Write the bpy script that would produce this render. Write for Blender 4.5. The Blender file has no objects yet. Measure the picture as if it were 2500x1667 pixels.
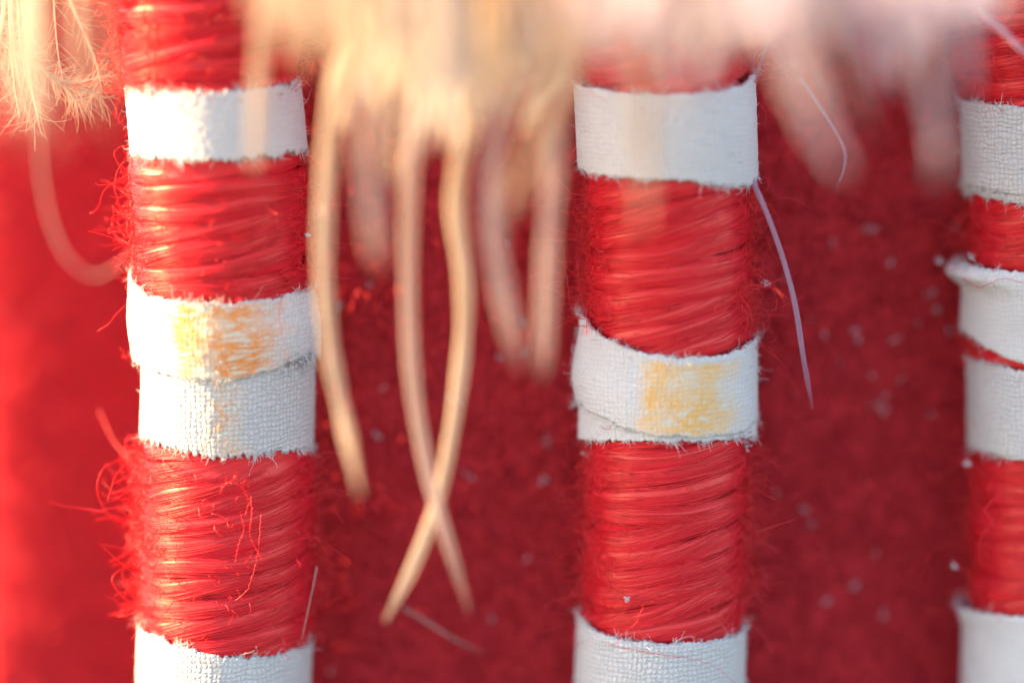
import bpy, math, random
import numpy as np
from mathutils import Vector

# 1 Blender unit = 1 cm (close-up of objects a few centimetres tall)
S = bpy.context.scene
S.unit_settings.system = 'METRIC'
S.unit_settings.scale_length = 0.01
random.seed(5)
RNG = np.random.default_rng(11)

# ------------------------------------------------------------------ camera
PITCH = math.radians(9.5)
D = 11.574
cp, sp = math.cos(PITCH), math.sin(PITCH)
CAM = np.array([0.0, -D * cp, D * sp])
cd = bpy.data.cameras.new('camera')
cam = bpy.data.objects.new('camera', cd)
S.collection.objects.link(cam)
cam.location = CAM
cam.rotation_euler = (math.radians(90) - PITCH, 0, 0)
cd.lens = 100
cd.sensor_width = 36
cd.clip_start = 0.1
cd.clip_end = 1000
cd.dof.use_dof = True
cd.dof.focus_distance = D - 0.20
cd.dof.aperture_fstop = 0.125
S.camera = cam

# ------------------------------------------------------------------ sky, sun, exposure
SUN_EL = math.radians(24)
SUN_AZ = math.radians(-1.0)     # the sun stands at the left, a hair in front of the picture plane
sun_to = Vector((-math.cos(SUN_AZ) * math.cos(SUN_EL), -math.sin(SUN_AZ) * math.cos(SUN_EL), math.sin(SUN_EL)))
w = bpy.data.worlds.new('World')
S.world = w
w.use_nodes = True
nt = w.node_tree
bg = nt.nodes['Background']
sky = nt.nodes.new('ShaderNodeTexSky')
sky.sky_type = 'NISHITA'
sky.sun_disc = False
sky.sun_elevation = SUN_EL
sky.sun_rotation = math.radians(270) - SUN_AZ
sky.air_density = 0.7
sky.dust_density = 0.5
sky.ozone_density = 0.3
nt.links.new(sky.outputs[0], bg.inputs[0])
bg.inputs[1].default_value = 0.12
sd = bpy.data.lights.new('sun', 'SUN')
sd.energy = 5.0
sd.angle = math.radians(0.5)
sd.color = (1.0, 0.72, 0.35)
so = bpy.data.objects.new('sun', sd)
S.collection.objects.link(so)
so.rotation_euler = (-sun_to).to_track_quat('-Z', 'Y').to_euler()
so.location = sun_to * 20
S.view_settings.view_transform = 'Standard'
S.view_settings.look = 'None'
S.view_settings.exposure = 2.36
S.view_settings.gamma = 1
S.render.engine = 'CYCLES'
S.cycles.max_bounces = 10
S.cycles.diffuse_bounces = 5
S.cycles.transmission_bounces = 6

# ------------------------------------------------------------------ helpers
def P(px, py, y=0.0):
    """point on the world plane Y=y that the photograph (2500x1667) shows at px, py"""
    a = (px - 1250) / 2500 * .36
    b = -(py - 833.5) / 2500 * .36
    d = np.array([a, cp + b * sp, -sp + b * cp])
    t = (y - CAM[1]) / d[1]
    return CAM + d * t

K = 1.063    # the coordinates below were read in a 2352 wide view of the photograph
def Q(x, y, depth=0.0):
    return P(x * K, y * K, depth)
def zat(py, y):
    return Q(1176, py, y)[2]

def link(name, me, parent=None, kind=None, label=None, cat=None, group=None):
    o = bpy.data.objects.new(name, me)
    S.collection.objects.link(o)
    if parent: o.parent = parent
    if kind: o['kind'] = kind
    if label: o['label'] = label
    if cat: o['category'] = cat
    if group: o['group'] = group
    return o

def mesh(name, V, F, mat, uv=None, smooth=True):
    """V (n,3), F (m,k) numpy"""
    me = bpy.data.meshes.new(name)
    V = np.asarray(V, dtype=np.float32); F = np.asarray(F, dtype=np.int32)
    k = F.shape[1]
    me.vertices.add(len(V)); me.vertices.foreach_set('co', V.ravel())
    me.loops.add(F.size); me.loops.foreach_set('vertex_index', F.ravel())
    me.polygons.add(len(F))
    me.polygons.foreach_set('loop_start', np.arange(0, F.size, k, dtype=np.int32))
    me.polygons.foreach_set('loop_total', np.full(len(F), k, dtype=np.int32))
    if smooth: me.polygons.foreach_set('use_smooth', np.ones(len(F), dtype=bool))
    if uv is not None:
        l = me.uv_layers.new(name='UVMap')
        l.data.foreach_set('uv', np.asarray(uv, dtype=np.float32)[F.ravel()].ravel())
    me.update(); me.validate()
    me.materials.append(mat)
    return me

def tubes(paths, radii, sides=3, flat=1.0, ref=None, closed=False, uvscale=None):
    """paths (N,M,3), radii (N,M) -> V,F,UV. flat: second axis scale"""
    paths = np.asarray(paths, float); N, M, _ = paths.shape
    radii = np.broadcast_to(np.asarray(radii, float), (N, M))
    if closed:
        T = np.roll(paths, -1, 1) - np.roll(paths, 1, 1)
    else:
        T = np.gradient(paths, axis=1)
    T /= np.linalg.norm(T, axis=2, keepdims=True) + 1e-12
    if ref is None: ref = np.array([0.13, 0.97, 0.21])
    A = np.cross(T, ref); A /= np.linalg.norm(A, axis=2, keepdims=True) + 1e-9
    B = np.cross(T, A)
    ang = np.arange(sides) * 2 * math.pi / sides
    off = (A[:, :, None, :] * np.cos(ang)[None, None, :, None] + B[:, :, None, :] * (np.sin(ang) * flat)[None, None, :, None])
    V = paths[:, :, None, :] + off * radii[:, :, None, None]
    V = V.reshape(-1, 3)
    ms = M if closed else M - 1
    n = np.arange(N)[:, None, None]; m = np.arange(ms)[None, :, None]; s = np.arange(sides)[None, None, :]
    m2 = (m + 1) % M; s2 = (s + 1) % sides
    idx = lambda a, b, c: (a * M + b) * sides + c
    F = np.stack([idx(n, m, s), idx(n, m, s2), idx(n, m2, s2), idx(n, m2, s)], -1).reshape(-1, 4)
    uv = np.stack(np.broadcast_arrays(np.linspace(0, 1, M)[None, :, None] + 0 * n, s / sides + 0. * m[:, :1] + n * 1.0 * 0 + np.zeros((N, M, sides))), -1).reshape(-1, 2)
    return V, F, uv

def join(parts):
    Vs, Fs, Us, o = [], [], [], 0
    for V, F, U in parts:
        Vs.append(V); Fs.append(F + o); Us.append(U); o += len(V)
    return np.concatenate(Vs), np.concatenate(Fs), np.concatenate(Us)

def spline(pts, n):
    """Catmull-Rom through pts (k,3) resampled to n points"""
    p = np.asarray(pts, float); k = len(p)
    p = np.vstack([2 * p[0] - p[1], p, 2 * p[-1] - p[-2]])
    t = np.linspace(0, k - 1 - 1e-6, n); i = t.astype(int); f = (t - i)[:, None]
    a, b, c, d = p[i], p[i + 1], p[i + 2], p[i + 3]
    return .5 * (2 * b + (c - a) * f + (2 * a - 5 * b + 4 * c - d) * f ** 2 + (3 * b - a - 3 * c + d) * f ** 3)

class N1:
    """smooth periodic noise of an angle"""
    def __init__(s, kmin, kmax, amp, fall=0.5):
        s.k = np.arange(kmin, kmax + 1); s.a = RNG.normal(size=len(s.k)) * s.k ** (-fall); s.p = RNG.uniform(0, 6.28, len(s.k))
        s.a *= amp / (np.sqrt((s.a ** 2).sum() / 2) + 1e-9)
    def __call__(s, t):
        t = np.asarray(t, float)
        return (s.a * np.sin(t[..., None] * s.k + s.p)).sum(-1)

# ------------------------------------------------------------------ materials
def newmat(name):
    m = bpy.data.materials.new(name); m.use_nodes = True
    nt = m.node_tree; nt.nodes.clear()
    out = nt.nodes.new('ShaderNodeOutputMaterial')
    return m, nt, out
def nd(nt, t, **kw):
    n = nt.nodes.new(t)
    for k, v in kw.items(): setattr(n, k, v)
    return n
def noise(nt, vec, scale, detail=3, rough=.5, mapping=None):
    if mapping:
        mp = nd(nt, 'ShaderNodeMapping'); mp.inputs['Scale'].default_value = mapping
        nt.links.new(vec, mp.inputs[0]); vec = mp.outputs[0]
    n = nd(nt, 'ShaderNodeTexNoise'); n.inputs['Scale'].default_value = scale
    n.inputs['Detail'].default_value = detail; n.inputs['Roughness'].default_value = rough
    nt.links.new(vec, n.inputs['Vector'])
    return n
def ramp(nt, fac, stops):
    r = nd(nt, 'ShaderNodeValToRGB')
    e = r.color_ramp.elements
    while len(e) < len(stops): e.new(.5)
    for i, (p, c) in enumerate(stops):
        e[i].position = p; e[i].color = (*c, 1) if len(c) == 3 else c
    nt.links.new(fac, r.inputs[0])
    return r
def mathn(nt, op, a, b=None, clamp=False):
    n = nd(nt, 'ShaderNodeMath', operation=op); n.use_clamp = clamp
    for i, v in enumerate((a, b)):
        if v is None: continue
        if isinstance(v, (int, float)): n.inputs[i].default_value = v
        else: nt.links.new(v, n.inputs[i])
    return n.outputs[0]
def mixc(nt, fac, a, b):
    n = nd(nt, 'ShaderNodeMix', data_type='RGBA')
    for i, v in ((0, fac), (6, a), (7, b)):
        if isinstance(v, (int, float)): n.inputs[i].default_value = v
        elif isinstance(v, tuple): n.inputs[i].default_value = (*v, 1)
        else: nt.links.new(v, n.inputs[i])
    return n.outputs[2]

def fibre_mat(name, c1, c2, scale=6, rough=.45, spec=.5, transl=.25, tcol=None, stretch=(1, 1, 1), clear=0., sheen=0., tint=None):
    m, nt, out = newmat(name)
    geo = nd(nt, 'ShaderNodeTexCoord')
    n = noise(nt, geo.outputs['Object'], scale, 4, .6, stretch)
    r = ramp(nt, n.outputs[0], [(.3, c1), (.7, c2)])
    b = nd(nt, 'ShaderNodeBsdfPrincipled')
    nt.links.new(r.outputs[0], b.inputs['Base Color'])
    b.inputs['Roughness'].default_value = rough
    b.inputs['Specular IOR Level'].default_value = spec
    if tint: b.inputs['IOR'].default_value = 1.54
    if tint: b.inputs['Specular Tint'].default_value = (*tint, 1)
    if sheen:
        b.inputs['Sheen Weight'].default_value = sheen; b.inputs['Sheen Roughness'].default_value = .5
        b.inputs['Sheen Tint'].default_value = (*c2, 1)
    sh = b.outputs[0]
    if transl:
        t = nd(nt, 'ShaderNodeBsdfTranslucent')
        if tcol: t.inputs[0].default_value = (*tcol, 1)
        else: nt.links.new(r.outputs[0], t.inputs[0])
        mx = nd(nt, 'ShaderNodeMixShader'); mx.inputs[0].default_value = transl
        nt.links.new(b.outputs[0], mx.inputs[1]); nt.links.new(t.outputs[0], mx.inputs[2]); sh = mx.outputs[0]
    if clear:
        t = nd(nt, 'ShaderNodeBsdfTransparent'); mx = nd(nt, 'ShaderNodeMixShader')
        u_ = nd(nt, 'ShaderNodeUVMap', uv_map='UVMap'); sx_ = nd(nt, 'ShaderNodeSeparateXYZ'); nt.links.new(u_.outputs[0], sx_.inputs[0])
        tip = ramp(nt, sx_.outputs[0], [(.80, (clear,) * 3), (1., (min(clear + .5, .9),) * 3)])     # hair thins out at the tip
        nt.links.new(tip.outputs[0], mx.inputs[0])
        nt.links.new(sh, mx.inputs[1]); nt.links.new(t.outputs[0], mx.inputs[2]); sh = mx.outputs[0]
    nt.links.new(sh, out.inputs[0])
    return m

M_YARN = fibre_mat('red floss', (.93, .022, .044), (.97, .036, .058), 5, .40, .78, .30, stretch=(1, 1, 4), tint=(1., .66, .42))
M_CORE = fibre_mat('red core', (.80, .020, .036), (.88, .03, .045), 5, .9, .1, 0)
M_FUZZ = fibre_mat('red loose fibre', (.86, .030, .040), (.95, .06, .07), 8, .35, .8, .45, tcol=(1., .11, .08))
M_CREAM = fibre_mat('cream hair', (.54, .40, .28), (.68, .54, .41), 2.2, .5, .4, .35, tcol=(.72, .52, .36), stretch=(4, 4, .6), clear=.20)
M_THIN = fibre_mat('thin see-through hair', (.56, .42, .35), (.66, .50, .43), 2.2, .5, .3, .40, tcol=(.6, .42, .35), stretch=(4, 4, .6), clear=.48)
M_PALE = fibre_mat('pale hair', (.64, .54, .48), (.76, .67, .60), 2.2, .5, .4, .35, stretch=(4, 4, .6), clear=.25)
M_PINK = fibre_mat('thin lavender hair', (.50, .32, .42), (.60, .42, .52), 2.2, .5, .3, .40, clear=.35)
M_SOFT = fibre_mat('pale pinkish hair', (.80, .65, .66), (.88, .76, .79), 2.2, .5, .3, .40, stretch=(4, 4, .6), clear=.15)
M_FAINT = fibre_mat('faint see-through hair', (.58, .42, .36), (.68, .50, .44), 2.2, .5, .3, .40, stretch=(4, 4, .6), clear=.52)
M_DOWN = fibre_mat('downy barb', (.66, .55, .42), (.76, .66, .52), 3, .4, .5, .45, clear=.15)
M_LINT = fibre_mat('white lint', (.90, .58, .60), (.94, .72, .74), 9, .7, .2, .3)
M_WLINT = fibre_mat('white lint', (.80, .72, .74), (.9, .86, .88), 9, .7, .2, .3)
M_FRAY = fibre_mat('white cotton fibre', (.80, .78, .76), (.88, .87, .85), 9, .7, .2, .3)

def cloth_mat(name, stain=None, smudge=False, weave=.9):
    """white cotton tape. uv: u = position across the front (-1..1), v = height 0..1; uv2 in cm"""
    m, nt, out = newmat(name)
    uv = nd(nt, 'ShaderNodeUVMap', uv_map='UVMap')
    cm = nd(nt, 'ShaderNodeUVMap', uv_map='cm')
    sx = nd(nt, 'ShaderNodeSeparateXYZ'); nt.links.new(cm.outputs[0], sx.inputs[0])
    wob = noise(nt, cm.outputs[0], 8, 4, .6)
    wob2 = noise(nt, cm.outputs[0], 11, 4, .6, mapping=(1, 1.3, 1))
    dx = mathn(nt, 'MULTIPLY', mathn(nt, 'SUBTRACT', wob.outputs[0], .5), .055)
    dy = mathn(nt, 'MULTIPLY', mathn(nt, 'SUBTRACT', wob2.outputs[0], .5), .055)
    F = math.pi / .0205
    a = mathn(nt, 'MULTIPLY', mathn(nt, 'ADD', sx.outputs[0], dx), F)
    b = mathn(nt, 'MULTIPLY', mathn(nt, 'ADD', sx.outputs[1], dy), F)
    sa, sb = mathn(nt, 'SINE', a), mathn(nt, 'SINE', b)
    over = mathn(nt, 'MULTIPLY', sa, sb)                        # which thread is on top
    ca = mathn(nt, 'ABSOLUTE', sa); cb = mathn(nt, 'ABSOLUTE', sb)
    top = mathn(nt, 'GREATER_THAN', over, 0.0)
    h = mathn(nt, 'ADD', mathn(nt, 'MULTIPLY', mathn(nt, 'MULTIPLY', ca, top), 1.0),
              mathn(nt, 'MULTIPLY', mathn(nt, 'MULTIPLY', cb, mathn(nt, 'SUBTRACT', 1.0, top)), .9))
    h = mathn(nt, 'MULTIPLY', h, mathn(nt, 'POWER', mathn(nt, 'MULTIPLY', ca, cb), .4))
    fine = noise(nt, cm.outputs[0], 90, 4, .7)
    hh = mathn(nt, 'ADD', mathn(nt, 'MULTIPLY', h, .0048 * weave), mathn(nt, 'MULTIPLY', fine.outputs[0], .0020))
    bump = nd(nt, 'ShaderNodeBump'); bump.inputs['Strength'].default_value = 1; bump.inputs['Distance'].default_value = 1.0
    nt.links.new(hh, bump.inputs['Height'])
    big = noise(nt, cm.outputs[0], 3.5, 4, .6)
    base = ramp(nt, big.outputs[0], [(.3, (.60, .555, .520)), (.7, (.70, .655, .620))]).outputs[0]
    # gaps between the threads are coloured darker
    gap = mathn(nt, 'SUBTRACT', 1.0, mathn(nt, 'MULTIPLY', h, 1.4), True)
    base = mixc(nt, mathn(nt, 'MULTIPLY', gap, .60 * weave), base, (.42, .37, .33))
    speck = noise(nt, cm.outputs[0], 38, 3, .7)
    sm = ramp(nt, speck.outputs[0], [(.68, (0, 0, 0)), (.74, (1, 1, 1))]).outputs[0]
    base = mixc(nt, mathn(nt, 'MULTIPLY', sm, .55), base, (.55, .42, .28))
    grime = noise(nt, cm.outputs[0], 7, 5, .7)
    gm = ramp(nt, grime.outputs[0], [(.5, (0, 0, 0)), (.72, (1, 1, 1))]).outputs[0]
    base = mixc(nt, mathn(nt, 'MULTIPLY', gm, .28), base, (.50, .42, .36))
    if stain:
        u0, u1, col, thr, dens, vlo, vhi, stretch = stain
        su = nd(nt, 'ShaderNodeSeparateXYZ'); nt.links.new(uv.outputs[0], su.inputs[0])
        wb = noise(nt, cm.outputs[0], 9, 3)
        uu = mathn(nt, 'ADD', su.outputs[0], mathn(nt, 'MULTIPLY', mathn(nt, 'SUBTRACT', wb.outputs[0], .5), .42))
        mu = ramp(nt, mathn(nt, 'MULTIPLY', mathn(nt, 'ADD', uu, 1.), .5),
                  [((u0 + 1) / 2 - .03, (0, 0, 0)), ((u0 + 1) / 2 + .05, (1, 1, 1)), ((u1 + 1) / 2 - .12, (1, 1, 1)), ((u1 + 1) / 2 + .08, (0, 0, 0))]).outputs[0]
        mv = ramp(nt, su.outputs[1], [(max(vlo - .06, 0), (0, 0, 0)), (vlo + .02, (1, 1, 1)), (vhi - .05, (1, 1, 1)), (min(vhi + .03, 1), (0, 0, 0))]).outputs[0]
        sn = noise(nt, cm.outputs[0], 17, 5, .62, stretch)
        ridg = mathn(nt, 'ABSOLUTE', mathn(nt, 'SUBTRACT', sn.outputs[0], .5))
        veins = ramp(nt, ridg, [(thr * .15, (1, 1, 1)), (thr * 1.5, (0, 0, 0))]).outputs[0]
        cloud = noise(nt, cm.outputs[0], 5, 3)
        cl = ramp(nt, cloud.outputs[0], [(.36, (.45,) * 3), (.52, (1,) * 3)]).outputs[0]
        msk = mathn(nt, 'MULTIPLY', mathn(nt, 'MULTIPLY', mu, mv), 1.0)
        f1 = mathn(nt, 'MULTIPLY', mathn(nt, 'MULTIPLY', msk, veins), mathn(nt, 'MULTIPLY', cl, dens))
        f0 = mathn(nt, 'MULTIPLY', msk, .42 * dens)
        base = mixc(nt, f0, base, (.86, .66, .36))
        base = mixc(nt, f1, base, col)
    if smudge:
        su = nd(nt, 'ShaderNodeSeparateXYZ'); nt.links.new(uv.outputs[0], su.inputs[0])
        mu = ramp(nt, mathn(nt, 'MULTIPLY', mathn(nt, 'ADD', su.outputs[0], 1.), .5), [(.80, (0, 0, 0)), (.86, (1, 1, 1)), (.97, (1, 1, 1)), (.995, (0, 0, 0))]).outputs[0]
        mv = ramp(nt, su.outputs[1], [(0, (1, 1, 1)), (.04, (.9, .9, .9)), (.16, (0, 0, 0))]).outputs[0] if smudge == 1 else \
             ramp(nt, su.outputs[1], [(.72, (0, 0, 0)), (.86, (1, 1, 1))]).outputs[0]
        sn = noise(nt, cm.outputs[0], 30, 4, .7)
        k = ramp(nt, sn.outputs[0], [(.42, (0, 0, 0)), (.55, (1, 1, 1))]).outputs[0]
        base = mixc(nt, mathn(nt, 'MULTIPLY', mathn(nt, 'MULTIPLY', mu, mv), mathn(nt, 'MULTIPLY', k, .75)), base, (.20, .18, .18))
    bs = nd(nt, 'ShaderNodeBsdfPrincipled')
    nt.links.new(base, bs.inputs['Base Color']); nt.links.new(bump.outputs[0], bs.inputs['Normal'])
    bs.inputs['Roughness'].default_value = .8; bs.inputs['Specular IOR Level'].default_value = .25
    bs.inputs['Sheen Weight'].default_value = .15
    nt.links.new(bs.outputs[0], out.inputs[0])
    return m

# ------------------------------------------------------------------ felt behind the rods (setting)
def felt_mat():
    m, nt, out = newmat('red felt')
    tc = nd(nt, 'ShaderNodeTexCoord')
    n1 = noise(nt, tc.outputs['Object'], 30, 6, .7)
    n2 = noise(nt, tc.outputs['Object'], 2.0, 3, .5)
    c = ramp(nt, n1.outputs[0], [(.36, (.48, .022, .030)), (.60, (.93, .050, .062))]).outputs[0]
    c = mixc(nt, mathn(nt, 'MULTIPLY', n2.outputs[0], .3), c, (.76, .038, .050))
    bump = nd(nt, 'ShaderNodeBump'); bump.inputs['Distance'].default_value = .03
    nt.links.new(n1.outputs[0], bump.inputs['Height'])
    b = nd(nt, 'ShaderNodeBsdfPrincipled')
    nt.links.new(c, b.inputs['Base Color']); nt.links.new(bump.outputs[0], b.inputs['Normal'])
    b.inputs['Roughness'].default_value = .95; b.inputs['Specular IOR Level'].default_value = .1
    b.inputs['Sheen Weight'].default_value = .3; b.inputs['Sheen Tint'].default_value = (.9, .12, .12, 1)
    nt.links.new(b.outputs[0], out.inputs[0])
    return m
M_FELT = felt_mat()

fn1, fn2, fn3 = N1(1, 5, .05), N1(1, 6, .04), N1(14, 60, .004)
EDGE = -1.16
def front_y(x, z):
    """felt the rods lie on; its cut edge is behind the left rod"""
    x = np.asarray(x, float); z = np.asarray(z, float)
    return .43 + .045 * np.clip(x + .2, 0, None) ** 2 + .10 * fn2(x * .5 + .3 * z) + fn1(z * .5 + x * .2) * .15 - .03 * np.exp(-((x - EDGE) / .12) ** 2)  # last term: unseen lip at the edge, added to keep sun off the felt
def back_y(x, z):
    """second piece of the same cloth farther back; it turns toward the sun at the left edge of the picture"""
    x = np.asarray(x, float); z = np.asarray(z, float)
    e = np.clip(-(x + 2.31 + .030 * np.sin(z * 2.6 + .9) + .02 * np.sin(z * 5.1)), 0, None)
    return 2.00 + .22 * np.clip(x + 1.2, -1.3, 0) + .06 * fn2(x * .5 + .3 * z) + 1.7 * e ** 2 / (1 + .7 * e)
def felt_y(x, z): return np.where(np.asarray(x) > EDGE, front_y(x, z), back_y(x, z))
def sheet(name, fy, x0, x1, nx, nz, thick):
    gx = np.linspace(x0, x1, nx); gz = np.linspace(-3.2, 3.0, nz)
    X, Z = np.meshgrid(gx, gz)
    Yf = fy(X, Z) + RNG.normal(size=X.shape) * .006
    V0 = np.stack([X, Yf, Z], -1).reshape(-1, 3)
    V = np.concatenate([V0, V0 + [0, thick, 0]])
    i, j = np.meshgrid(np.arange(nx - 1), np.arange(nz - 1))
    a = (j * nx + i).ravel(); N_ = nx * nz
    F = np.stack([a, a + 1, a + nx + 1, a + nx], -1)
    l = np.arange(nz - 1) * nx; r = l + nx - 1
    F = np.concatenate([F, F[:, ::-1] + N_, np.stack([l, l + nx, l + nx + N_, l + N_], -1), np.stack([r + nx, r, r + N_, r + nx + N_], -1)])
    return link(name, mesh(name, V, F, M_FELT), kind='structure')
felt = sheet('felt_backing', front_y, EDGE, 4.6, 300, 240, .12)
felt2 = sheet('felt_backing', back_y, -5.5, 1.0, 260, 200, .12)
# nap of the felt: short curled fibres
def nap(parent, fy, x0, x1, n):
    fx = RNG.uniform(x0, x1, n); fz = RNG.uniform(-2.1, 2.0, n)
    m_ = 7
    path = np.zeros((n, m_, 3)); path[:, 0] = np.stack([fx, fy(fx, fz) - .004, fz], -1)
    dr = RNG.normal(size=(n, 3)); dr[:, 1] = -np.abs(dr[:, 1]) * .9
    for q in range(1, m_):
        dr += RNG.normal(size=(n, 3)) * .55
        dr[:, 1] += .12 * (q - 2)
        dr /= np.linalg.norm(dr, axis=1, keepdims=True)
        path[:, q] = path[:, q - 1] + dr * .022
    path[:, :, 1] = np.minimum(path[:, :, 1], fy(path[:, :, 0], path[:, :, 2]) - .001)
    V, F, U = tubes(path, .0042)
    link('felt_nap', mesh('felt_nap', V, F, M_NAP, U), parent=parent, kind='stuff')
M_NAP = fibre_mat('felt nap', (.62, .028, .040), (.96, .060, .075), 40, .7, .3, .2)
nap(felt, front_y, EDGE + .02, 2.9, 12000)
nap(felt2, back_y, -3.0, -.6, 3500)

# ------------------------------------------------------------------ wrapped rods
R_TAPE = .358
def rod(name, label, cx, cy, lean, bend, bands, span, n_fuzz, seed, fuzz_bias, long_fuzz=(), fr_=1.0, r0=.316):
    """cx: x of the axis at z=0, lean: dx/dz; bands: list of dicts; span: z range"""
    rng = np.random.default_rng(seed)
    root = link(name, None, label=label, cat='wrapped rod', group='red yarn wrapped rods in front of the felt')
    root.location = (cx + lean * span[0], cy, span[0])
    org = np.array(root.location)
    ax = lambda z: cx + lean * z + bend * z * z
    # inner rod
    th = np.linspace(0, 2 * math.pi, 64, endpoint=False); zz = np.linspace(span[0], span[1], 30)
    TH, ZZ = np.meshgrid(th, zz)
    V = np.stack([ax(ZZ) + r0 * np.sin(TH), cy - r0 * np.cos(TH), ZZ], -1).reshape(-1, 3) - org
    i, j = np.meshgrid(np.arange(64), np.arange(29)); i2 = (i + 1) % 64
    F = np.stack([j * 64 + i, j * 64 + i2, (j + 1) * 64 + i2, (j + 1) * 64 + i], -1).reshape(-1, 4)
    link('core', mesh('core', V, F, M_CORE), root)
    # z extents of the cloth, to leave out the turns wholly under it
    covered = []
    for b in bands:
        zt = zat(np.mean([q[1] for q in b['top']]), cy - .3); zb = zat(np.mean([q[1] for q in b['bot']]), cy - .3)
        covered.append((zb + .16, zt - .16))
    def bandz(b, s_, key):
        pts = sorted(b[key]); py = np.interp(s_, [q[0] for q in pts], [q[1] for q in pts])
        return np.interp(py, [-400, 1900], [zat(-400, cy - .3), zat(1900, cy - .3)])
    def press(T_, zf, r):
        """the tape squeezes the floss under it"""
        inside = np.zeros(zf.shape)
        for b in bands:
            hi = bandz(b, np.sin(T_), 'top'); lo = bandz(b, np.sin(T_), 'bot')
            k1 = np.clip((zf - lo + .03) / .02, 0, 1) * np.clip((hi + .03 - zf) / .02, 0, 1)
            inside = np.maximum(inside, k1)
        return np.where(inside > 0, r * (1 - inside) + np.minimum(r, .334) * inside, r)
    # turns of floss
    z = span[0] + .05
    M = 84
    t = np.linspace(0, 2 * math.pi, M, endpoint=False)
    hasturn = []
    while z < span[1] - .05:
        step = rng.uniform(.070, .090)
        z += step
        if any(lo < z < hi for lo, hi in covered): continue
        nf = 50
        h = rng.uniform(.042, .050); tk = rng.uniform(.018, .023)
        slope = rng.normal(.052, .013)
        ph0 = rng.uniform(0, 2 * math.pi, nf)[:, None]
        kk = rng.integers(0, 2)
        T = t[None, :]
        wob = N1(1, 5, .006); wobf = [N1(1, 7, .0030) for _ in range(nf)]
        ph = ph0 + kk * T
        hw = N1(1, 4, .07)(t)[None, :] + 1
        rr_ = np.sqrt(rng.uniform(.80, 1, nf))[:, None]
        zf = z + h * hw * np.sin(ph) * rr_ + slope * np.sin(T) + wob(t)[None, :] + np.stack([f(t) for f in wobf])
        r = r0 - .004 + tk * (1 + np.cos(ph) * rr_) + np.stack([f(t + 2) for f in wobf]) * .5
        r = press(T + 0 * zf, zf, r)
        x = ax(zf) + r * np.sin(T); y = cy - r * np.cos(T)
        path = np.stack([x, y, zf], -1) - org
        V, F, U = tubes(path, rng.uniform(.0022, .0034, nf)[:, None], closed=True, ref=np.array([0, 0, 1.]))
        pp = np.linspace(0, 2 * math.pi, 14, endpoint=False)[:, None]
        zc = z + h * hw * .93 * np.sin(pp) + slope * np.sin(T) + wob(t)[None, :]
        rc = press(T + 0 * zc, zc, r0 - .004 + tk * (1 + .86 * np.cos(pp)))
        body = np.stack([ax(zc) + rc * np.sin(T), cy - rc * np.cos(T), zc], -1) - org
        i_, j_ = np.meshgrid(np.arange(14), np.arange(M), indexing='ij')
        Fb_ = np.stack([i_ * M + j_, i_ * M + (j_ + 1) % M, ((i_ + 1) % 14) * M + (j_ + 1) % M, ((i_ + 1) % 14) * M + j_], -1).reshape(-1, 4)
        V, F, U = join([(V, F, U), (body.reshape(-1, 3), Fb_, np.zeros((14 * M, 2)))])
        link('yarn_turn', mesh('yarn_turn', V, F, M_YARN, U), root)
        hasturn.append(z)
    # cloth bands
    for b in bands:
        nth, nv = 420, 26
        t = np.linspace(-math.pi, math.pi, nth, endpoint=False)
        s = np.sin(t); front = np.cos(t) > 0
        def edge(pts, jit):
            pts = sorted(pts); xs = [q[0] for q in pts]; ys = [q[1] for q in pts]
            e = np.zeros(nth)
            r = R_TAPE * b.get('r', 1)
            py = np.interp(s, xs, ys)
            # smooth the polyline
            kern = np.hanning(15); kern /= kern.sum()
            zz = np.array([zat(p_, cy - r * math.cos(a_)) for p_, a_ in zip(py, t)])
            # the back of the band runs level between its two ends
            zl = np.interp(-1, xs, ys); zr = np.interp(1, xs, ys)
            zL, zR = zat(zl, cy), zat(zr, cy)
            zb = (zL + zR) / 2 + (zR - zL) / 2 * s
            zz = np.where(front, zz, zb)
            zz = np.convolve(np.concatenate([zz[-7:], zz, zz[:7]]), kern, 'valid')
            return zz + N1(10, 100, jit * .8, .5)(t) + N1(120, 200, jit * .3, 0)(t)
        zt = edge(b['top'], b.get('jit', .006)); zb = edge(b['bot'], b.get('jit', .006))
        v = np.linspace(0, 1, nv)[:, None]
        zz = zb + (zt - zb) * v
        flare = b.get('flare', lambda s, v, t: 0 * s * v)
        base_r = R_TAPE * b.get('r', 1)
        n1, n2, n3 = N1(1, 5, .006), N1(1, 5, .006), N1(10, 60, .0007)
        rr = base_r + n1(t) * v + n2(t) * (1 - v) + n3(t + v * 3.1) + flare(s[None, :], v, t[None, :])
        rr = rr + .004 * (np.exp(-((v) / .06) ** 2) + np.exp(-((1 - v) / .06) ** 2)) * N1(4, 24, .3)(t + 1)
        shell = []
        for k_, dr in ((0, 0.), (1, -.016)):
            R = rr + dr
            shell.append(np.stack([ax(zz) + R * np.sin(t), cy - R * np.cos(t), zz + 0 * R], -1).reshape(-1, 3))
        nvt = nth * nv
        i, j = np.meshgrid(np.arange(nth), np.arange(nv - 1)); i2 = (i + 1) % nth
        F0 = np.stack([j * nth + i, j * nth + i2, (j + 1) * nth + i2, (j + 1) * nth + i], -1).reshape(-1, 4)
        F1 = F0[:, ::-1] + nvt
        i = np.arange(nth); i2 = (i + 1) % nth
        Fb = np.stack([i2, i, i + nvt, i2 + nvt], -1)
        o = (nv - 1) * nth
        Ft = np.stack([i + o, i2 + o, i2 + o + nvt, i + o + nvt], -1)
        V = np.concatenate(shell) - org
        F = np.concatenate([F0, F1, Fb, Ft])
        # seam of the uv runs down the back
        uu = np.where(front, s, 2 * np.sign(s) - s)
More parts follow.
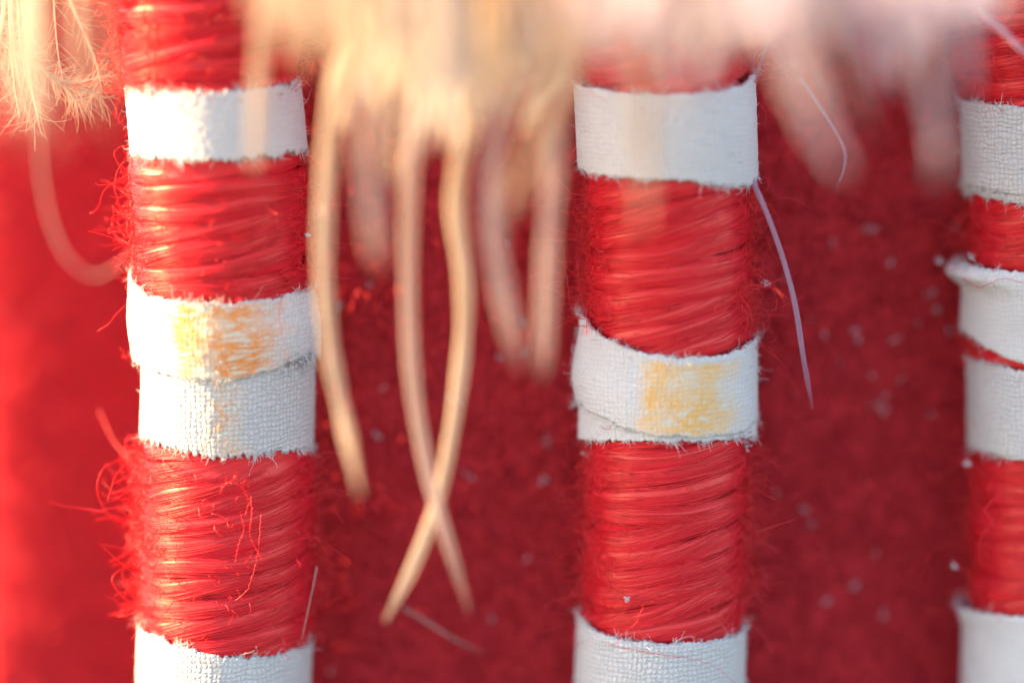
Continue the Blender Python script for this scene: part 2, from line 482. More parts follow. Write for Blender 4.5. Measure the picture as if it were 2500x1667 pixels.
        uv = np.stack([np.broadcast_to(uu, (nv, nth)), np.broadcast_to(v, (nv, nth))], -1).reshape(-1, 2)
        cm = np.stack([np.broadcast_to(t * base_r, (nv, nth)) + seed * 3.1 + b['top'][0][1] * .01, zz - .02 * s], -1).reshape(-1, 2)
        me = mesh('cloth_band', V, F, b['mat'], np.concatenate([uv, uv]))
        l = me.uv_layers.new(name='cm')
        l.data.foreach_set('uv', np.concatenate([cm, cm]).astype(np.float32)[F.ravel()].ravel())
        band = link('cloth_band', me, root, label=b.get('label'))
        # frayed edges
        nf = b.get('fray', 1100) * 2
        tt = rng.uniform(-math.pi, math.pi, nf); tt = tt[N1(4, 40, 1.0)(tt) + rng.normal(0, .5, nf) > .15]; nf = len(tt); up = rng.random(nf) < .5
        ez = np.where(up, np.interp(tt, t, zt), np.interp(tt, t, zb))
        er = base_r + rng.uniform(-.012, .004, nf) + np.array([flare(np.sin(q), 1. if u_ else 0., q) if True else 0 for q, u_ in zip(tt, up)]).reshape(nf)
        # a few over the face and the silhouettes of the cloth
        face = rng.random(nf) < .35
        vv = rng.random(nf)
        ez = np.where(face, np.interp(tt, t, zb) * (1 - vv) + np.interp(tt, t, zt) * vv, ez)
        er = np.where(face, base_r + np.array([float(flare(np.sin(q), u_, q)) for q, u_ in zip(tt, vv)]) , er)
        nrm = np.stack([np.sin(tt), -np.cos(tt), 0 * tt], -1); tan = np.stack([np.cos(tt), np.sin(tt), 0 * tt], -1)
        p0 = np.stack([ax(ez) + er * np.sin(tt), cy - er * np.cos(tt), ez], -1)
        sg = np.where(up, 1, -1)
        d = nrm * rng.uniform(.05, .7, nf)[:, None] + tan * rng.normal(0, .8, nf)[:, None]
        d[:, 2] += np.where(face, rng.normal(0, .5, nf), sg * rng.uniform(.2, 1.3, nf))
        m_ = 6; path = np.zeros((nf, m_, 3)); path[:, 0] = p0
        st = rng.lognormal(math.log(.0050), .5, nf)[:, None].clip(.0015, .022) * np.where(face, .7, 1)[:, None]
        for q in range(1, m_):
            d += rng.normal(0, .35, (nf, 3)); d /= np.linalg.norm(d, axis=1, keepdims=True)
            path[:, q] = path[:, q - 1] + d * st
        V, F, U = tubes(path - org, np.linspace(1, .4, m_)[None, :] * rng.uniform(.0009, .0016, nf)[:, None])
        link('frayed_threads', mesh('frayed_threads', V, F, M_FRAY, U), band, kind='stuff')
        # corner flap of cut cloth standing off the rod, if any
    # red fuzz
    n = n_fuzz
    side = rng.random(n)
    side = np.where(rng.random(n) < .35, .95, side)
    tt = np.where(side < fuzz_bias, rng.normal(-1.35, .38, n), np.where(side < .90, rng.normal(1.45, .33, n), rng.uniform(-math.pi, math.pi, n)))
    ts = np.array(hasturn)
    ez = ts[rng.integers(0, len(ts), n)] + rng.uniform(-.05, .05, n)
    er = r0 + .038
    nrm = np.stack([np.sin(tt), -np.cos(tt), 0 * tt], -1); tan = np.stack([np.cos(tt), np.sin(tt), 0 * tt], -1)
    p0 = np.stack([ax(ez) + er * np.sin(tt), cy - er * np.cos(tt), ez], -1) - nrm * .02
    m_ = 16
    path = np.zeros((n, m_, 3)); path[:, 0] = p0
    d = nrm * rng.uniform(.25, 1.0, n)[:, None] + tan * rng.normal(0, .9, n)[:, None]; d[:, 2] += rng.normal(0, .45, n)
    d /= np.linalg.norm(d, axis=1, keepdims=True)
    curl = rng.normal(size=(n, 3)); curl /= np.linalg.norm(curl, axis=1, keepdims=True)
    ca = rng.normal(0, .28, n)[:, None]
    st = (rng.lognormal(math.log(.0075), .55, n) * np.where(side > .90, .5, 1.))[:, None].clip(.003, .021)
    for q in range(1, m_):
        d = d + np.cross(curl, d) * ca + rng.normal(0, .16, (n, 3)); d /= np.linalg.norm(d, axis=1, keepdims=True)
        path[:, q] = path[:, q - 1] + d * st
        # stay outside the floss
        rx = path[:, q, 0] - ax(path[:, q, 2]); ry = path[:, q, 1] - cy; rad = np.hypot(rx, ry)
        k_ = np.maximum((r0 + .044) / rad, 1.) if q > 1 else 1 + 0 * rad
        path[:, q, 0] += rx * (k_ - 1); path[:, q, 1] += ry * (k_ - 1)
    keep = np.ones(n, bool)
    for b in bands:
        sx_ = (path[..., 0] - ax(path[..., 2])) / np.hypot(path[..., 0] - ax(path[..., 2]), path[..., 1] - cy)
        hit = (path[..., 2] < bandz(b, sx_, 'top') - .01) & (path[..., 2] > bandz(b, sx_, 'bot') + .01) & (np.hypot(path[..., 0] - ax(path[..., 2]), path[..., 1] - cy) < .47) & (path[..., 1] < cy + .1)
        keep &= ~hit.any(1)
    keep |= rng.random(n) < .02
    path = path[keep]; n = len(path)
    V, F, U = tubes(path - org, fr_ * rng.uniform(.0009, .0017, n)[:, None])
    link('loose_fibres', mesh('loose_fibres', V, F, M_FUZZ, U), root, kind='stuff')
    for pts, rad in long_fuzz:
        p = spline([Q(*q) for q in pts], 40) + rng.normal(0, .0015, (40, 3))
        V, F, U = tubes(p[None] - org, np.linspace(1, .6, 40)[None] * rad * .8, sides=5)
        link('stray_fibre', mesh('stray_fibre', V, F, M_FUZZ, U), root)
    return root

def axis_x(pts, y0):
    """axis position, lean and bend from three points of the rod's centre line in the picture"""
    p = np.array([Q(x, y, y0) for x, y in pts])
    c = np.polyfit(p[:, 2], p[:, 0], 2)
    return c[2], c[1], c[0]

C_PLAIN = cloth_mat('white tape')
C_FINE = cloth_mat('white felted tape', weave=.32)
C_ORANGE = cloth_mat('white tape with orange stain', stain=(-.48, .62, (.84, .27, .05), .075, 1.0, .02, .98, (.40, 1.5, 1)), smudge=1, weave=.45)
C_ORANGE2 = cloth_mat('white tape with faint orange specks', stain=(-.10, .22, (.80, .30, .08), .040, .8, .02, .95, (1, 1, 1)), smudge=2)
C_YELLOW = cloth_mat('white tape with yellow stain', stain=(-.34, .62, (.84, .42, .09), .12, .9, .05, .92, (.9, 1.2, 1)), weave=.4)

gl = lambda s, c, w_: np.exp(-((s - c) / w_) ** 2)
fr = lambda t: np.clip(np.cos(t), -.2, 1) * 0 + 1
OFFT, OFFB = -330, 1850     # rows above and below the picture

left_b = [
    dict(top=[(-1, 205), (-.6, 209), (0, 213), (.5, 206), (.9, 196), (1, 184)], bot=[(-1, 348), (-.8, 360), (-.4, 368), (.1, 370), (.6, 361), (1, 345)], mat=C_FINE, jit=.007, r=1.0,
         label='uppermost white cloth band on this rod'),
    dict(top=[(-1, 805), (0, 835), (1, 800)], bot=[(-1, 998), (-.7, 1022), (-.3, 1044), (.1, 1052), (.5, 1043), (1, 1031)], mat=C_ORANGE2, jit=.008, r=.985,
         label='lower of two overlapping white bands, open weave with faint orange specks'),
    dict(top=[(-1, 628), (-.9, 655), (-.75, 680), (-.3, 696), (.2, 698), (.7, 683), (1, 660)], bot=[(-1, 822), (-.8, 848), (-.5, 866), (-.1, 874), (.25, 871), (.6, 848), (1, 812)], mat=C_ORANGE, jit=.004, r=1.045,
         flare=lambda s, v, t: .016 * gl(v, .45, .35), label='overlapping white band with crackled orange stain'),
    dict(top=[(-1, 1438), (-.75, 1458), (-.4, 1486), (0, 1506), (.35, 1512), (.7, 1503), (1, 1480)], bot=[(-1, OFFB), (1, OFFB)], mat=C_PLAIN, jit=.006, r=1.01,
         label='lowest white cloth band on this rod'),
]
mid_b = [
    dict(top=[(-1, 196), (-.5, 216), (0, 219), (.5, 213), (.8, 197), (1, 165)], bot=[(-1, 385), (-.9, 402), (-.3, 413), (.2, 417), (.6, 430), (.9, 426), (1, 402)], mat=C_FINE, jit=.003, r=1.015,
         label='uppermost white cloth band, smooth and bluish in the shade'),
    dict(top=[(-1, 860), (0, 900), (1, 850)], bot=[(-1, 1005), (-.9, 1012), (0, 1015), (.6, 1011), (1, 1000)], mat=C_FINE, jit=.004, r=1.0,
         label='lower of two overlapping white bands'),
    dict(top=[(-1, 722), (-.85, 762), (-.6, 792), (-.3, 813), (0, 822), (.45, 820), (.7, 806), (1, 778)], bot=[(-1, 922), (-.8, 950), (-.5, 985), (-.1, 1003), (.4, 1004), (.8, 992), (1, 960)], mat=C_YELLOW, jit=.004, r=1.03,
         flare=lambda s, v, t: .03 * gl(v, .35, .35) * np.clip(-s, 0, 1), label='overlapping white band with yellow stain'),
    dict(top=[(-1, 1412), (-.8, 1448), (-.5, 1468), (0, 1479), (.5, 1473), (.8, 1462), (1, 1440)], bot=[(-1, OFFB), (1, OFFB)], mat=C_PLAIN, jit=.004, r=1.0,
         label='lowest white cloth band, open weave'),
]
right_b = [
    dict(top=[(-1, 260), (0, 280), (1, 260)], bot=[(-1, 440), (-.8, 458), (-.4, 474), (0, 481), (1, 460)], mat=C_PLAIN, jit=.003, r=.995, label='lower edge of the uppermost double white band'),
    dict(top=[(-1, 235), (-.6, 244), (0, 257), (1, 235)], bot=[(-1, 424), (-.7, 443), (-.3, 458), (0, 462), (1, 440)], mat=C_PLAIN, jit=.003, r=1.03, label='uppermost double white band, open weave'),
    dict(top=[(-1, 826), (-.6, 848), (0, 862), (1, 835)], bot=[(-1, 1030), (-.7, 1050), (-.3, 1064), (0, 1070), (1, 1045)], mat=C_PLAIN, jit=.004, r=1.0, label='white band just below the rounded one'),
    dict(top=[(-1, 606), (-.7, 618), (-.3, 632), (0, 640), (1, 620)], bot=[(-1, 758), (-.85, 795), (-.6, 828), (-.3, 845), (0, 852), (1, 820)], mat=C_FINE, jit=.003, r=1.03,
         flare=lambda s, v, t: .07 * gl(v, .88, .14) * gl(s, -1, .4), label='rounded white band with a corner standing out at its left'),
    dict(top=[(-1, 1396), (-.8, 1408), (-.4, 1418), (-.1, 1413), (.2, 1424), (1, 1400)], bot=[(-1, OFFB), (1, OFFB)], mat=C_FINE, jit=.004, r=1.03,
         flare=lambda s, v, t: .03 * gl(v, 1, .05) * gl(s, -1, .5), label='lowest white cloth band'),
]
SP = (-2.1, 1.95)
cx, ln, bd = axis_x([(494, 280), (520, 800), (519, 1540)], 0)
rod('wrapped_rod', 'red yarn wrapped rod with sunlit fuzzy left side and orange stained white bands', cx, 0, ln, bd, left_b, SP, 4600, 3, .55, fr_=1.0, long_fuzz=[
    ([(330, 1165, -.05), (300, 1162, -.1), (262, 1166, -.12), (230, 1172, -.12), (195, 1168, -.1), (150, 1162, -.1), (112, 1154, -.1)], .0024),
    ([(330, 1195, -.05), (290, 1200, -.1), (255, 1185, -.12), (230, 1150, -.12), (225, 1105, -.12), (245, 1068, -.1), (300, 1050, -.05)], .0020),
    ([(355, 1375, -.1), (320, 1395, -.15), (275, 1362, -.2), (258, 1325, -.2), (290, 1300, -.15), (345, 1290, -.1)], .0022),
    ([(330, 560, 0.05), (300, 575, 0.1), (275, 600, .2), (262, 625, .3)], .0036),
    ([(335, 480, -.05), (310, 440, -.05), (290, 415, -.05), (270, 375, -.05)], .0022),
    ([(340, 1120, .1), (300, 1060, .2), (260, 1010, .3), (228, 945, .4)], .0042),
    ([(290, 260, 0), (275, 285, 0), (272, 275, 0), (285, 235, 0), (296, 218, 0)], .0018),
    ([(300, 335, 0), (275, 338, 0), (262, 352, 0), (272, 375, 0), (296, 390, 0)], .0018),
    ([(272, 0, 0), (250, 20, 0), (255, 45, 0), (265, 75, 0), (282, 95, 0)], .0022),
    ([(505, 1120, -.36), (530, 1108, -.38), (555, 1118, -.39), (570, 1150, -.38), (562, 1185, -.38)], .0022),
    ([(575, 1140, -.37), (578, 1180, -.39), (574, 1230, -.39), (590, 1262, -.38), (600, 1285, -.37)], .0022),
    ([(600, 1180, -.36), (596, 1230, -.38), (588, 1290, -.38), (570, 1350, -.38), (540, 1380, -.37)], .0020),
    ([(620, 1430, -.32), (650, 1470, -.34), (655, 1500, -.34), (668, 1515, -.33)], .0020),
    ([(540, 1290, -.37), (548, 1250, -.39), (560, 1215, -.39), (552, 1180, -.38)], .0020),
    ([(700, 1140, -.2), (770, 1125, -.2), (810, 1140, -.2)], .0016),
    ([(655, 665, -.28), (640, 720, -.36), (648, 770, -.36), (660, 800, -.35)], .0016),
])
cx, ln, bd = axis_x([(1532, 280), (1534, 880), (1516, 1540)], 0)
rod('wrapped_rod', 'red yarn wrapped rod in open shade with a yellow stained white band', cx, 0, ln, bd, mid_b, SP, 6400, 17, .45, r0=.291, fr_=.85, long_fuzz=[
    ([(1345, 1360, -.1), (1300, 1372, -.12), (1270, 1380, -.12), (1250, 1395, -.12)], .0020),
    ([(1700, 1395, -.1), (1725, 1430, -.12), (1755, 1465, -.1), (1775, 1500, -.1)], .0020),
    ([(1400, 1480, -.3), (1500, 1500, -.37), (1620, 1520, -.36), (1700, 1575, -.3)], .0016),
])
RX, RY = 2406, .24
cx, ln, bd = axis_x([(RX + 6, 350), (RX + 10, 950), (RX + 4, 1500)], RY)
rod('wrapped_rod', 'red yarn wrapped rod cut off by the right edge of the picture', cx, RY, ln, bd, right_b, SP, 4400, 29, .50, r0=.298, fr_=.9, long_fuzz=[
    ([(2125, 1397, .1), (2160, 1402, .1), (2200, 1402, .1)], .0018),
    ([(2300, 1130, -.1), (2262, 1170, -.12), (2280, 1200, -.12), (2250, 1240, -.12), (2252, 1300, -.1)], .0022),
    ([(2210, 640, .05), (2250, 660, -.1), (2300, 640, -.12), (2352, 650, -.12)], .0018),
])

# ------------------------------------------------------------------ hanging strands of pale hair
def strand(label, pts, width, mat, flat=.35, taper=.62, n=60, name='hair_strand', hairs=0):
    """pts: (x, y, depth) in the 2352 wide picture; width in the same pixels"""
    P3 = np.array([Q(*q) for q in pts])
    org = P3[0].copy()
    p = spline(P3, n)
    dep = (CAM[1] - p[:, 1]) / -D
    r = width / 2 / 564 * np.mean(dep)
    tt = np.linspace(0, 1, n)
    if hairs:        # a lock of finer hairs that close up toward uneven tips
        rg = np.random.default_rng(int(abs(pts[0][0]) * 7 + abs(pts[-1][1])))
        parts = []
        for q in range(hairs):
            off = rg.normal(0, r * .75, 3) * [1, .6, 0]; cut = 1 - abs(rg.normal(0, .16))
            m_ = int(n * max(cut, .4))
            wv = N1(1, 4, r * .22)
            pq = p[:m_] + off * ((1 - .8 * tt[:m_] / tt[m_ - 1]))[:, None]; pq[:, 0] += wv(tt[:m_] * 4)
            tq = np.linspace(0, 1, m_)
            parts.append(tubes(pq[None] - org, (r * .34 * (1 - .8 * tq ** 1.5))[None], sides=6, flat=.6, ref=np.array([0, 1., .05])))
        V, F, U = join(parts)
    else:
        prof = (1 - (1 - taper) * tt) * np.clip((1 - tt) / .10, .12, 1) ** .6
        prof = prof * (1 + N1(2, 14, .05)(tt * 4))
        V, F, U = tubes(p[None] - org, (r * prof)[None], sides=12, flat=flat, ref=np.array([0, 1., .05]))
    me = mesh(name, V, F, mat, U)
    o = link(name, me, label=label, cat='hair strand', group='pale hair strands hanging in front of the rods')
    o.location = org
    return o

strand('long cream strand just right of the left rod, curving down to the right', [(812, -260, -1.3), (815, 0, -1.1), (770, 200, -1.3), (748, 420, -1.3), (742, 620, -1.3), (757, 800, -1.3), (787, 950, -1.3), (826, 1135, -1.5)], 40, M_CREAM)
strand('short blurred strand ending beside the long cream strand', [(830, -240, -2.2), (835, 200, -2.0), (845, 400, -1.9), (868, 620, -1.9)], 46, M_THIN, taper=.85)
strand('straight strand that passes behind the crossing golden one', [(975, -240, -1.5), (965, 150, -1.2), (943, 380, -1.3), (937, 600, -1.2), (945, 850, -1.15), (975, 1050, -1.1), (1015, 1200, -1.1), (1078, 1405, -1.15)], 38, M_THIN)
strand('golden strand crossing in front of another and ending lowest of all', [(1120, -240, -1.6), (1095, 200, -1.4), (1055, 380, -1.25), (1047, 490, -1.15), (1066, 650, -1.1), (1062, 800, -1.05), (1038, 985, -1.05), (1003, 1155, -1.05), (948, 1300, -1.05), (885, 1425, -1.1)], 42, M_CREAM, taper=.6)
strand('faint wide strand leaning toward the middle rod, left of a straight one', [(1150, -240, -1.6), (1150, 200, -1.6), (1128, 450, -1.6), (1150, 650, -1.6), (1195, 850, -1.6)], 40, M_FAINT, taper=.85)
strand('faint straight strand ending midway beside the middle rod', [(1300, -240, -1.5), (1280, 250, -1.5), (1262, 500, -1.5), (1252, 700, -1.5), (1246, 870, -1.5)], 38, M_FAINT, taper=.85)
strand('tan blurred strand bending left in front of the felt', [(1330, -240, -2.6), (1300, 150, -2.4), (1235, 340, -2.2), (1170, 460, -2.1), (1135, 520, -2.1)], 48, M_CREAM, hairs=7)
strand('blurred peach strand hanging over the upper band of the middle rod', [(1485, -240, -2.2), (1480, 200, -2.2), (1480, 400, -2.2), (1478, 560, -2.2)], 50, M_CREAM, hairs=6)
strand('thin cream strand hanging over the upper band of the left rod', [(620, -240, -1.7), (608, 0, -1.6), (597, 150, -1.5), (588, 300, -1.5), (583, 395, -1.5)], 36, M_CREAM)
strand('blurred strand leaning right of the middle rod', [(1740, -240, -3.0), (1800, 50, -2.9), (1860, 240, -2.7), (1910, 340, -2.6), (1945, 410, -2.6)], 52, M_SOFT, hairs=8)
strand('blurred pinkish strand left of the right rod', [(2030, -240, -2.6), (2090, 0, -2.6), (2130, 180, -2.4), (2150, 300, -2.3), (2153, 430, -2.3)], 48, M_SOFT, hairs=7)
strand('faint short strand in the gap between middle and right rods', [(1840, -200, -3.0), (1900, 100, -2.6), (1960, 240, -2.4), (2000, 310, -2.3)], 30, M_PALE, hairs=4)
strand('wide blurred strand over the left edge of the right rod', [(2200, -240, -2.5), (2205, 0, -2.5), (2215, 120, -2.4), (2225, 250, -2.4)], 52, M_SOFT, hairs=7)
strand('thin pinkish strand curving down right of the middle rod', [(1690, 330, .0), (1730, 420, -.15), (1765, 500, -.2), (1800, 600, -.2), (1826, 700, -.2), (1845, 820, -.15), (1866, 938, -.1)], 13, M_PINK, flat=.8, taper=.9)
strand('fine pale hair curling beside the blurred strand right of the middle rod', [(1840, 180, -.2), (1900, 270, -.25), (1938, 340, -.25), (1938, 390, -.25), (1918, 435, -.2)], 6, M_PINK, flat=.9)
strand('thin pale strand crossing the top right corner', [(2180, -120, -.5), (2250, 20, -.5), (2300, 70, -.5), (2380, 145, -.5)], 16, M_PINK, flat=.8, taper=.9)
strand('thin curled strand hanging in a loop left of the left rod', [(60, 60, -1.2), (85, 280, -1.3), (100, 440, -1.3), (140, 570, -1.3), (205, 632, -1.3), (262, 615, -1.2), (318, 570, -1.1)], 6, M_FAINT, flat=.8, taper=.8)
strand('very faint thin hair low between the left and middle rods', [(925, 1395, .25), (985, 1430, .2), (1040, 1465, .22), (1110, 1500, .3)], 9, M_THIN, flat=.8)
strand('fine white hair rising from the right corner of the middle rod\'s top band', [(1737, 190, -.1), (1748, 140, -.15), (1775, 70, -.2), (1800, 10, -.2), (1810, -60, -.2)], 6, M_PINK, flat=.9)
strand('fine pinkish hair standing along the lower right of the left rod', [(728, 1300, -.2), (710, 1390, -.22), (690, 1480, -.25)], 4, M_THIN, flat=.9)

# tufts above: many strands that the picture shows as a soft mass
def tuft(label, x0, x1, n, y_mean, y_sd, d0, d1, w0, w1, mats, seed, drift=0, name='hair_tuft'):
    rng = np.random.default_rng(seed)
    org = Q((x0 + x1) / 2, -300, (d0 + d1) / 2)
    root = link(name, None, label=label, cat='hair tuft'); root.location = org
    for k in range(n):
        x = x0 + (x1 - x0) * (k + rng.random()) / n
        d = rng.uniform(d0, d1)
        ye = rng.normal(y_mean, y_sd)
        dx = rng.normal(drift, 40)
        mat = mats[rng.integers(len(mats))]
        for q in range(rng.integers(3, 7)):
            sx, dd = rng.normal(0, 26), rng.normal(0, .18)
            yq = ye - abs(rng.normal(0, 45))
            tipx = rng.normal(0, 9)
            pts = [(x - .8 * dx + sx * 1.5, -300, d + dd), (x - .5 * dx + sx, ye * .2, d + dd), (x + sx * .6, yq * .6, d + dd), (x + dx * .6 + tipx, yq, d + dd * .5)]
            p = spline([Q(*q_) for q_ in pts], 20)
            w_ = rng.uniform(w0, w1) / 2 / 564 * (D + d) / D
            tt = np.linspace(0, 1, 20)
            pr = (1 - .75 * tt ** 2)
            V, F, U = tubes(p[None] - org, (w_ * pr)[None], sides=6, flat=.5, ref=np.array([0, 1., .05]))
            link('strand', mesh('strand', V, F, mat, U), root)
    return root
tuft('dense blurred cream tuft hanging between the left and middle rods', 790, 1320, 46, 275, 80, -2.2, -1.15, 9, 22, [M_CREAM, M_PALE, M_PALE], 3)
tuft('pale peach tuft veiling the top of the middle rod', 1300, 1760, 46, 130, 60, -2.5, -1.6, 9, 24, [M_SOFT, M_SOFT, M_PALE], 4)
tuft('lavender tinged tuft between the middle and right rods', 1740, 2270, 26, 85, 90, -2.5, -1.6, 8, 22, [M_SOFT], 5, 25)
tuft('sparse blurred tuft over the right side of the left rod', 600, 790, 8, 140, 70, -2.6, -1.8, 9, 20, [M_CREAM], 6)

# ------------------------------------------------------------------ downy plume at the top left
def plume(label, barbs, seed, name='downy_plume'):
    rng = np.random.default_rng(seed)
    org = Q(40, -120, -.1)
    root = link(name, None, label=label, cat='feather'); root.location = org
    for pts, wid, nb, bl in barbs:
        m_ = 40
        p = spline([Q(*q) for q in pts], m_)
        tt = np.linspace(0, 1, m_)
        V, F, U = tubes(p[None] - org, (wid / 2 / 564 * (1 - .7 * tt))[None], sides=6)
        b = link('barb', mesh('barb', V, F, M_DOWN, U), root)
        if nb:
            i = rng.integers(2, m_ - 1, nb)
            T = np.gradient(p, axis=0)[i]; T /= np.linalg.norm(T, axis=1, keepdims=True)
            sd_ = np.cross(T, np.array([0, 1, 0])) * rng.choice([-1, 1], nb)[:, None]
            d = T * rng.uniform(.5, 1.1, nb)[:, None] + sd_ * rng.uniform(.2, 1.0, nb)[:, None] + rng.normal(0, .25, (nb, 3))
            k_ = 14; path = np.zeros((nb, k_, 3)); path[:, 0] = p[i]
            st = (bl / 564 / k_ * rng.uniform(.4, 1.2, nb))[:, None]
            cv = rng.normal(0, .05, (nb, 3))
            for q in range(1, k_):
                d = d + cv + rng.normal(0, .05, (nb, 3)); d[:, 2] -= .03; d /= np.linalg.norm(d, axis=1, keepdims=True)
                path[:, q] = path[:, q - 1] + d * st
            V, F, U = tubes(path - org, np.linspace(1, .5, k_)[None] * rng.uniform(.0007, .0014, nb)[:, None])
            link('barbules', mesh('barbules', V, F, M_DOWN, U), b, kind='stuff')
    return root
pr = random.Random(4)
bb = [
    ([(120, -120, -.3), (160, 0, -.15), (195, 80, -.1), (222, 150, -.05), (232, 212, 0)], 11, 60, 70),
    ([(50, -120, -.2), (58, 0, -.15), (62, 110, -.1), (70, 190, -.05), (88, 275, -.05)], 15, 60, 90),
    ([(-30, 60, 0), (10, 105, 0), (60, 140, 0), (110, 172, .02), (160, 215, .05), (188, 237, .05)], 6, 150, 85),
    ([(90, 155, 0), (130, 182, 0), (180, 200, .02), (238, 228, .05)], 4.5, 80, 80),
    ([(110, 172, 0), (170, 190, .05), (230, 178, .1), (290, 172, .15)], 6, 40, 60),
    ([(20, -120, -.1), (10, 0, -.1), (0, 90, -.1), (-15, 180, -.1)], 14, 70, 120),
]
for k in range(9):
    x = pr.uniform(-30, 130); d = pr.uniform(-.9, .1); dx = pr.uniform(-30, 70)
    L = pr.uniform(120, 290)
    bb.append(([(x, -120, d), (x + dx * .2, L * .3, d), (x + dx * .5, L * .7, d), (x + dx, L, d)], pr.uniform(3, 8), 36, 95))
plume('sunlit cream downy plume in the top left corner', bb, 8)
# softer, nearer barbs of the same kind
bb = []
for k in range(9):
    x = pr.uniform(20, 230); d = pr.uniform(-2.3, -1.5); dx = pr.uniform(-20, 60); L = pr.uniform(100, 330)
    bb.append(([(x, -160, d), (x + dx * .2, L * .3, d), (x + dx * .5, L * .7, d), (x + dx, L, d)], pr.uniform(8, 18), 25, 120))
plume('blurred nearer downy plume hanging left of the left rod', bb, 9)

# ------------------------------------------------------------------ lint
def lint_fleck(name, label, x, y, size, depth=None, seed=0, group='lint flecks on the felt'):
    rng = np.random.default_rng(seed)
    if depth is None:
        p = Q(x, y, .5)
        for _ in range(3): p = Q(x, y, float(felt_y(p[0], p[2])) - .02)
    else: p = Q(x, y, depth)
    n_ = int(rng.integers(5, 18)) if depth is None else 16; m_ = 7; el = rng.uniform(.35, 1.9, 2)
    d = rng.normal(size=(n_, 3)); path = np.zeros((n_, m_, 3)); path[:, 0] = rng.normal(0, size * .0004, (n_, 3))
    for q in range(1, m_):
        d = d + rng.normal(0, .9, (n_, 3)); d /= np.linalg.norm(d, axis=1, keepdims=True)
        path[:, q] = path[:, q - 1] + d * size / 564 / m_ * (.62 if depth is None else .9)
    if depth is None: path = path * np.array([el[0], .6, el[1]]) @ np.array([[1, 0, rng.uniform(-.8, .8)], [0, 1, 0], [0, 0, 1]])
    V, F, U = tubes(path, .0050 if depth is None else .0022)
    o = link(name, mesh(name, V, F, M_LINT if depth is None else M_WLINT, U), label=label, cat='lint', group=group)
    o.location = p
A_ = 'tiny pale lint fleck on the dark felt between the left and middle rods'
B_ = 'tiny pale lint fleck on the dark felt between the middle and right rods'
flecks = [(848, 655, 16), (1150, 820, 16), (1200, 740, 14), (1205, 810, 12), (1252, 1010, 18), (1250, 1100, 14), (1210, 1285, 13), (780, 700, 10), (1040, 915, 12), (980, 860, 9), (1320, 850, 10), (880, 890, 10), (1075, 1090, 10), (1385, 770, 10), (1300, 640, 10), (865, 1000, 9), (1160, 560, 8), (1130, 1420, 10), (760, 1540, 12)]
flB = [(2000, 528, 26), (1910, 562, 14), (2050, 600, 12), (1970, 780, 14), (1960, 760, 12), (2055, 780, 15), (1930, 835, 10), (2000, 860, 12), (2070, 870, 12), (2135, 680, 16), (2150, 710, 14), (1895, 770, 11), (2020, 930, 24), (1860, 730, 10), (2110, 745, 14), (1850, 1170, 16), (1865, 1200, 14), (2010, 1270, 12), (1960, 1345, 13), (2030, 1410, 14), (1825, 905, 10), (2195, 520, 13), (2180, 760, 12), (1985, 1100, 9), (1900, 1380, 9), (1800, 640, 9), (2140, 950, 9), (1780, 1130, 10)]
rows = [(560, "in the upper half"), (700, "above the yellow band"), (800, "by the yellow band's top"), (900, "by the yellow band's middle"),
        (1020, "by the yellow band's bottom"), (1150, "below the yellow band"), (1300, "lower down"), (1420, "near the lowest bands"), (1600, "at the bottom")]
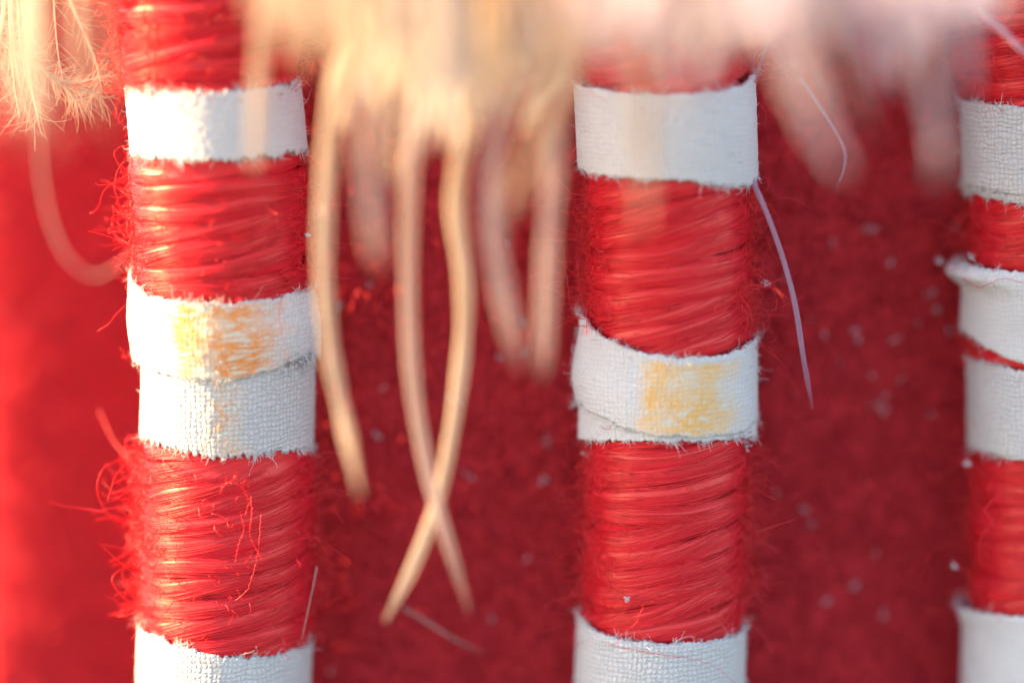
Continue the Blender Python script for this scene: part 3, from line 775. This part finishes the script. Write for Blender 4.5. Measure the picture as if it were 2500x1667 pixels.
def describe(fl, xl, xr, nl, nr, sl, sr):
    seen = {}
    for x, y, s_ in fl:
        r_ = next(t for lim, t in rows if y < lim)
        f = (x - xl) / (xr - xl)
        c = f'just {sl} of the {nl} rod' if f < .33 else ('between %s and %s rods' % (nl, nr) if f < .66 else f'just {sr} of the {nr} rod')
        if 'left' in nl and 'between' in c: c = 'between left and middle rods'
        seen.setdefault((c, r_), []).append((y, x, s_))
    out = {}
    for (c, r_), l in seen.items():
        l.sort()
        for q, (y, x, s_) in enumerate(l):
            pos = [''] if len(l) == 1 else (['upper ', 'lower '] if len(l) == 2 else (['topmost ', 'middle ', 'lowest '] if len(l) == 3 else ['topmost ', 'second highest ', 'second lowest ', 'lowest ']))
            sz = 'large' if s_ > 17 else 'small' if s_ > 12 else 'tiny'
            out[(x, y)] = f"{pos[q]}{sz} lint fleck, {c}, " + r_
    used = {}
    for k_ in sorted(out):
        used.setdefault(out[k_], []).append(k_)
    for lb, ks in used.items():
        for q, k_ in enumerate(ks[1:]): out[k_] = lb + ', further right'
    return out
for fl, args, sd0 in ((flecks, (740, 1330, 'left', 'middle', 'right', 'left'), 0), (flB, (1760, 2200, 'middle', 'right', 'right', 'left'), 100)):
    names = describe(fl, *args)
    for k, (x, y, s_) in enumerate(fl):
        lint_fleck('lint_fleck', names[(x, y)], x, y, s_, seed=sd0 + k)
near = [(735, 480, 16, -.95, 'white lint tuft stuck to the long cream strand'), (1350, 1045, 22, -.05, 'white lint caught at the left edge under the yellow stained band'), (1362, 1062, 12, -.05, 'small white lint bit just under the larger one beside the middle rod'),
        (1758, 650, 14, -.05, 'white lint bit at the right edge of the middle rod'), (1438, 1375, 12, -.33, 'small curved lint bit on the red yarn low on the middle rod'), (705, 540, 10, -.2, 'tiny white lint bit at the right edge of the left rod'),
        (2230, 590, 16, .1, 'white lint above the rounded band of the right rod'), (1712, 1022, 18, -.12, 'white thread end hanging at the right corner of the yellow stained band'),
        (2190, 1300, 12, .1, 'pale lint bit left of the right rod'), (2222, 1062, 14, .1, 'round pale lint bit under the fourth band of the right rod'), (1345, 740, 18, -.02, 'wispy white lint on the pointed corner of the yellow stained band'),
        (2160, 600, 16, .3, 'soft pale fluff left of the rounded band')]
for k, (x, y, s_, d, lb) in enumerate(near): lint_fleck('lint_fleck', lb, x, y, s_, d, 200 + k, group='lint flecks on the rods and strands')
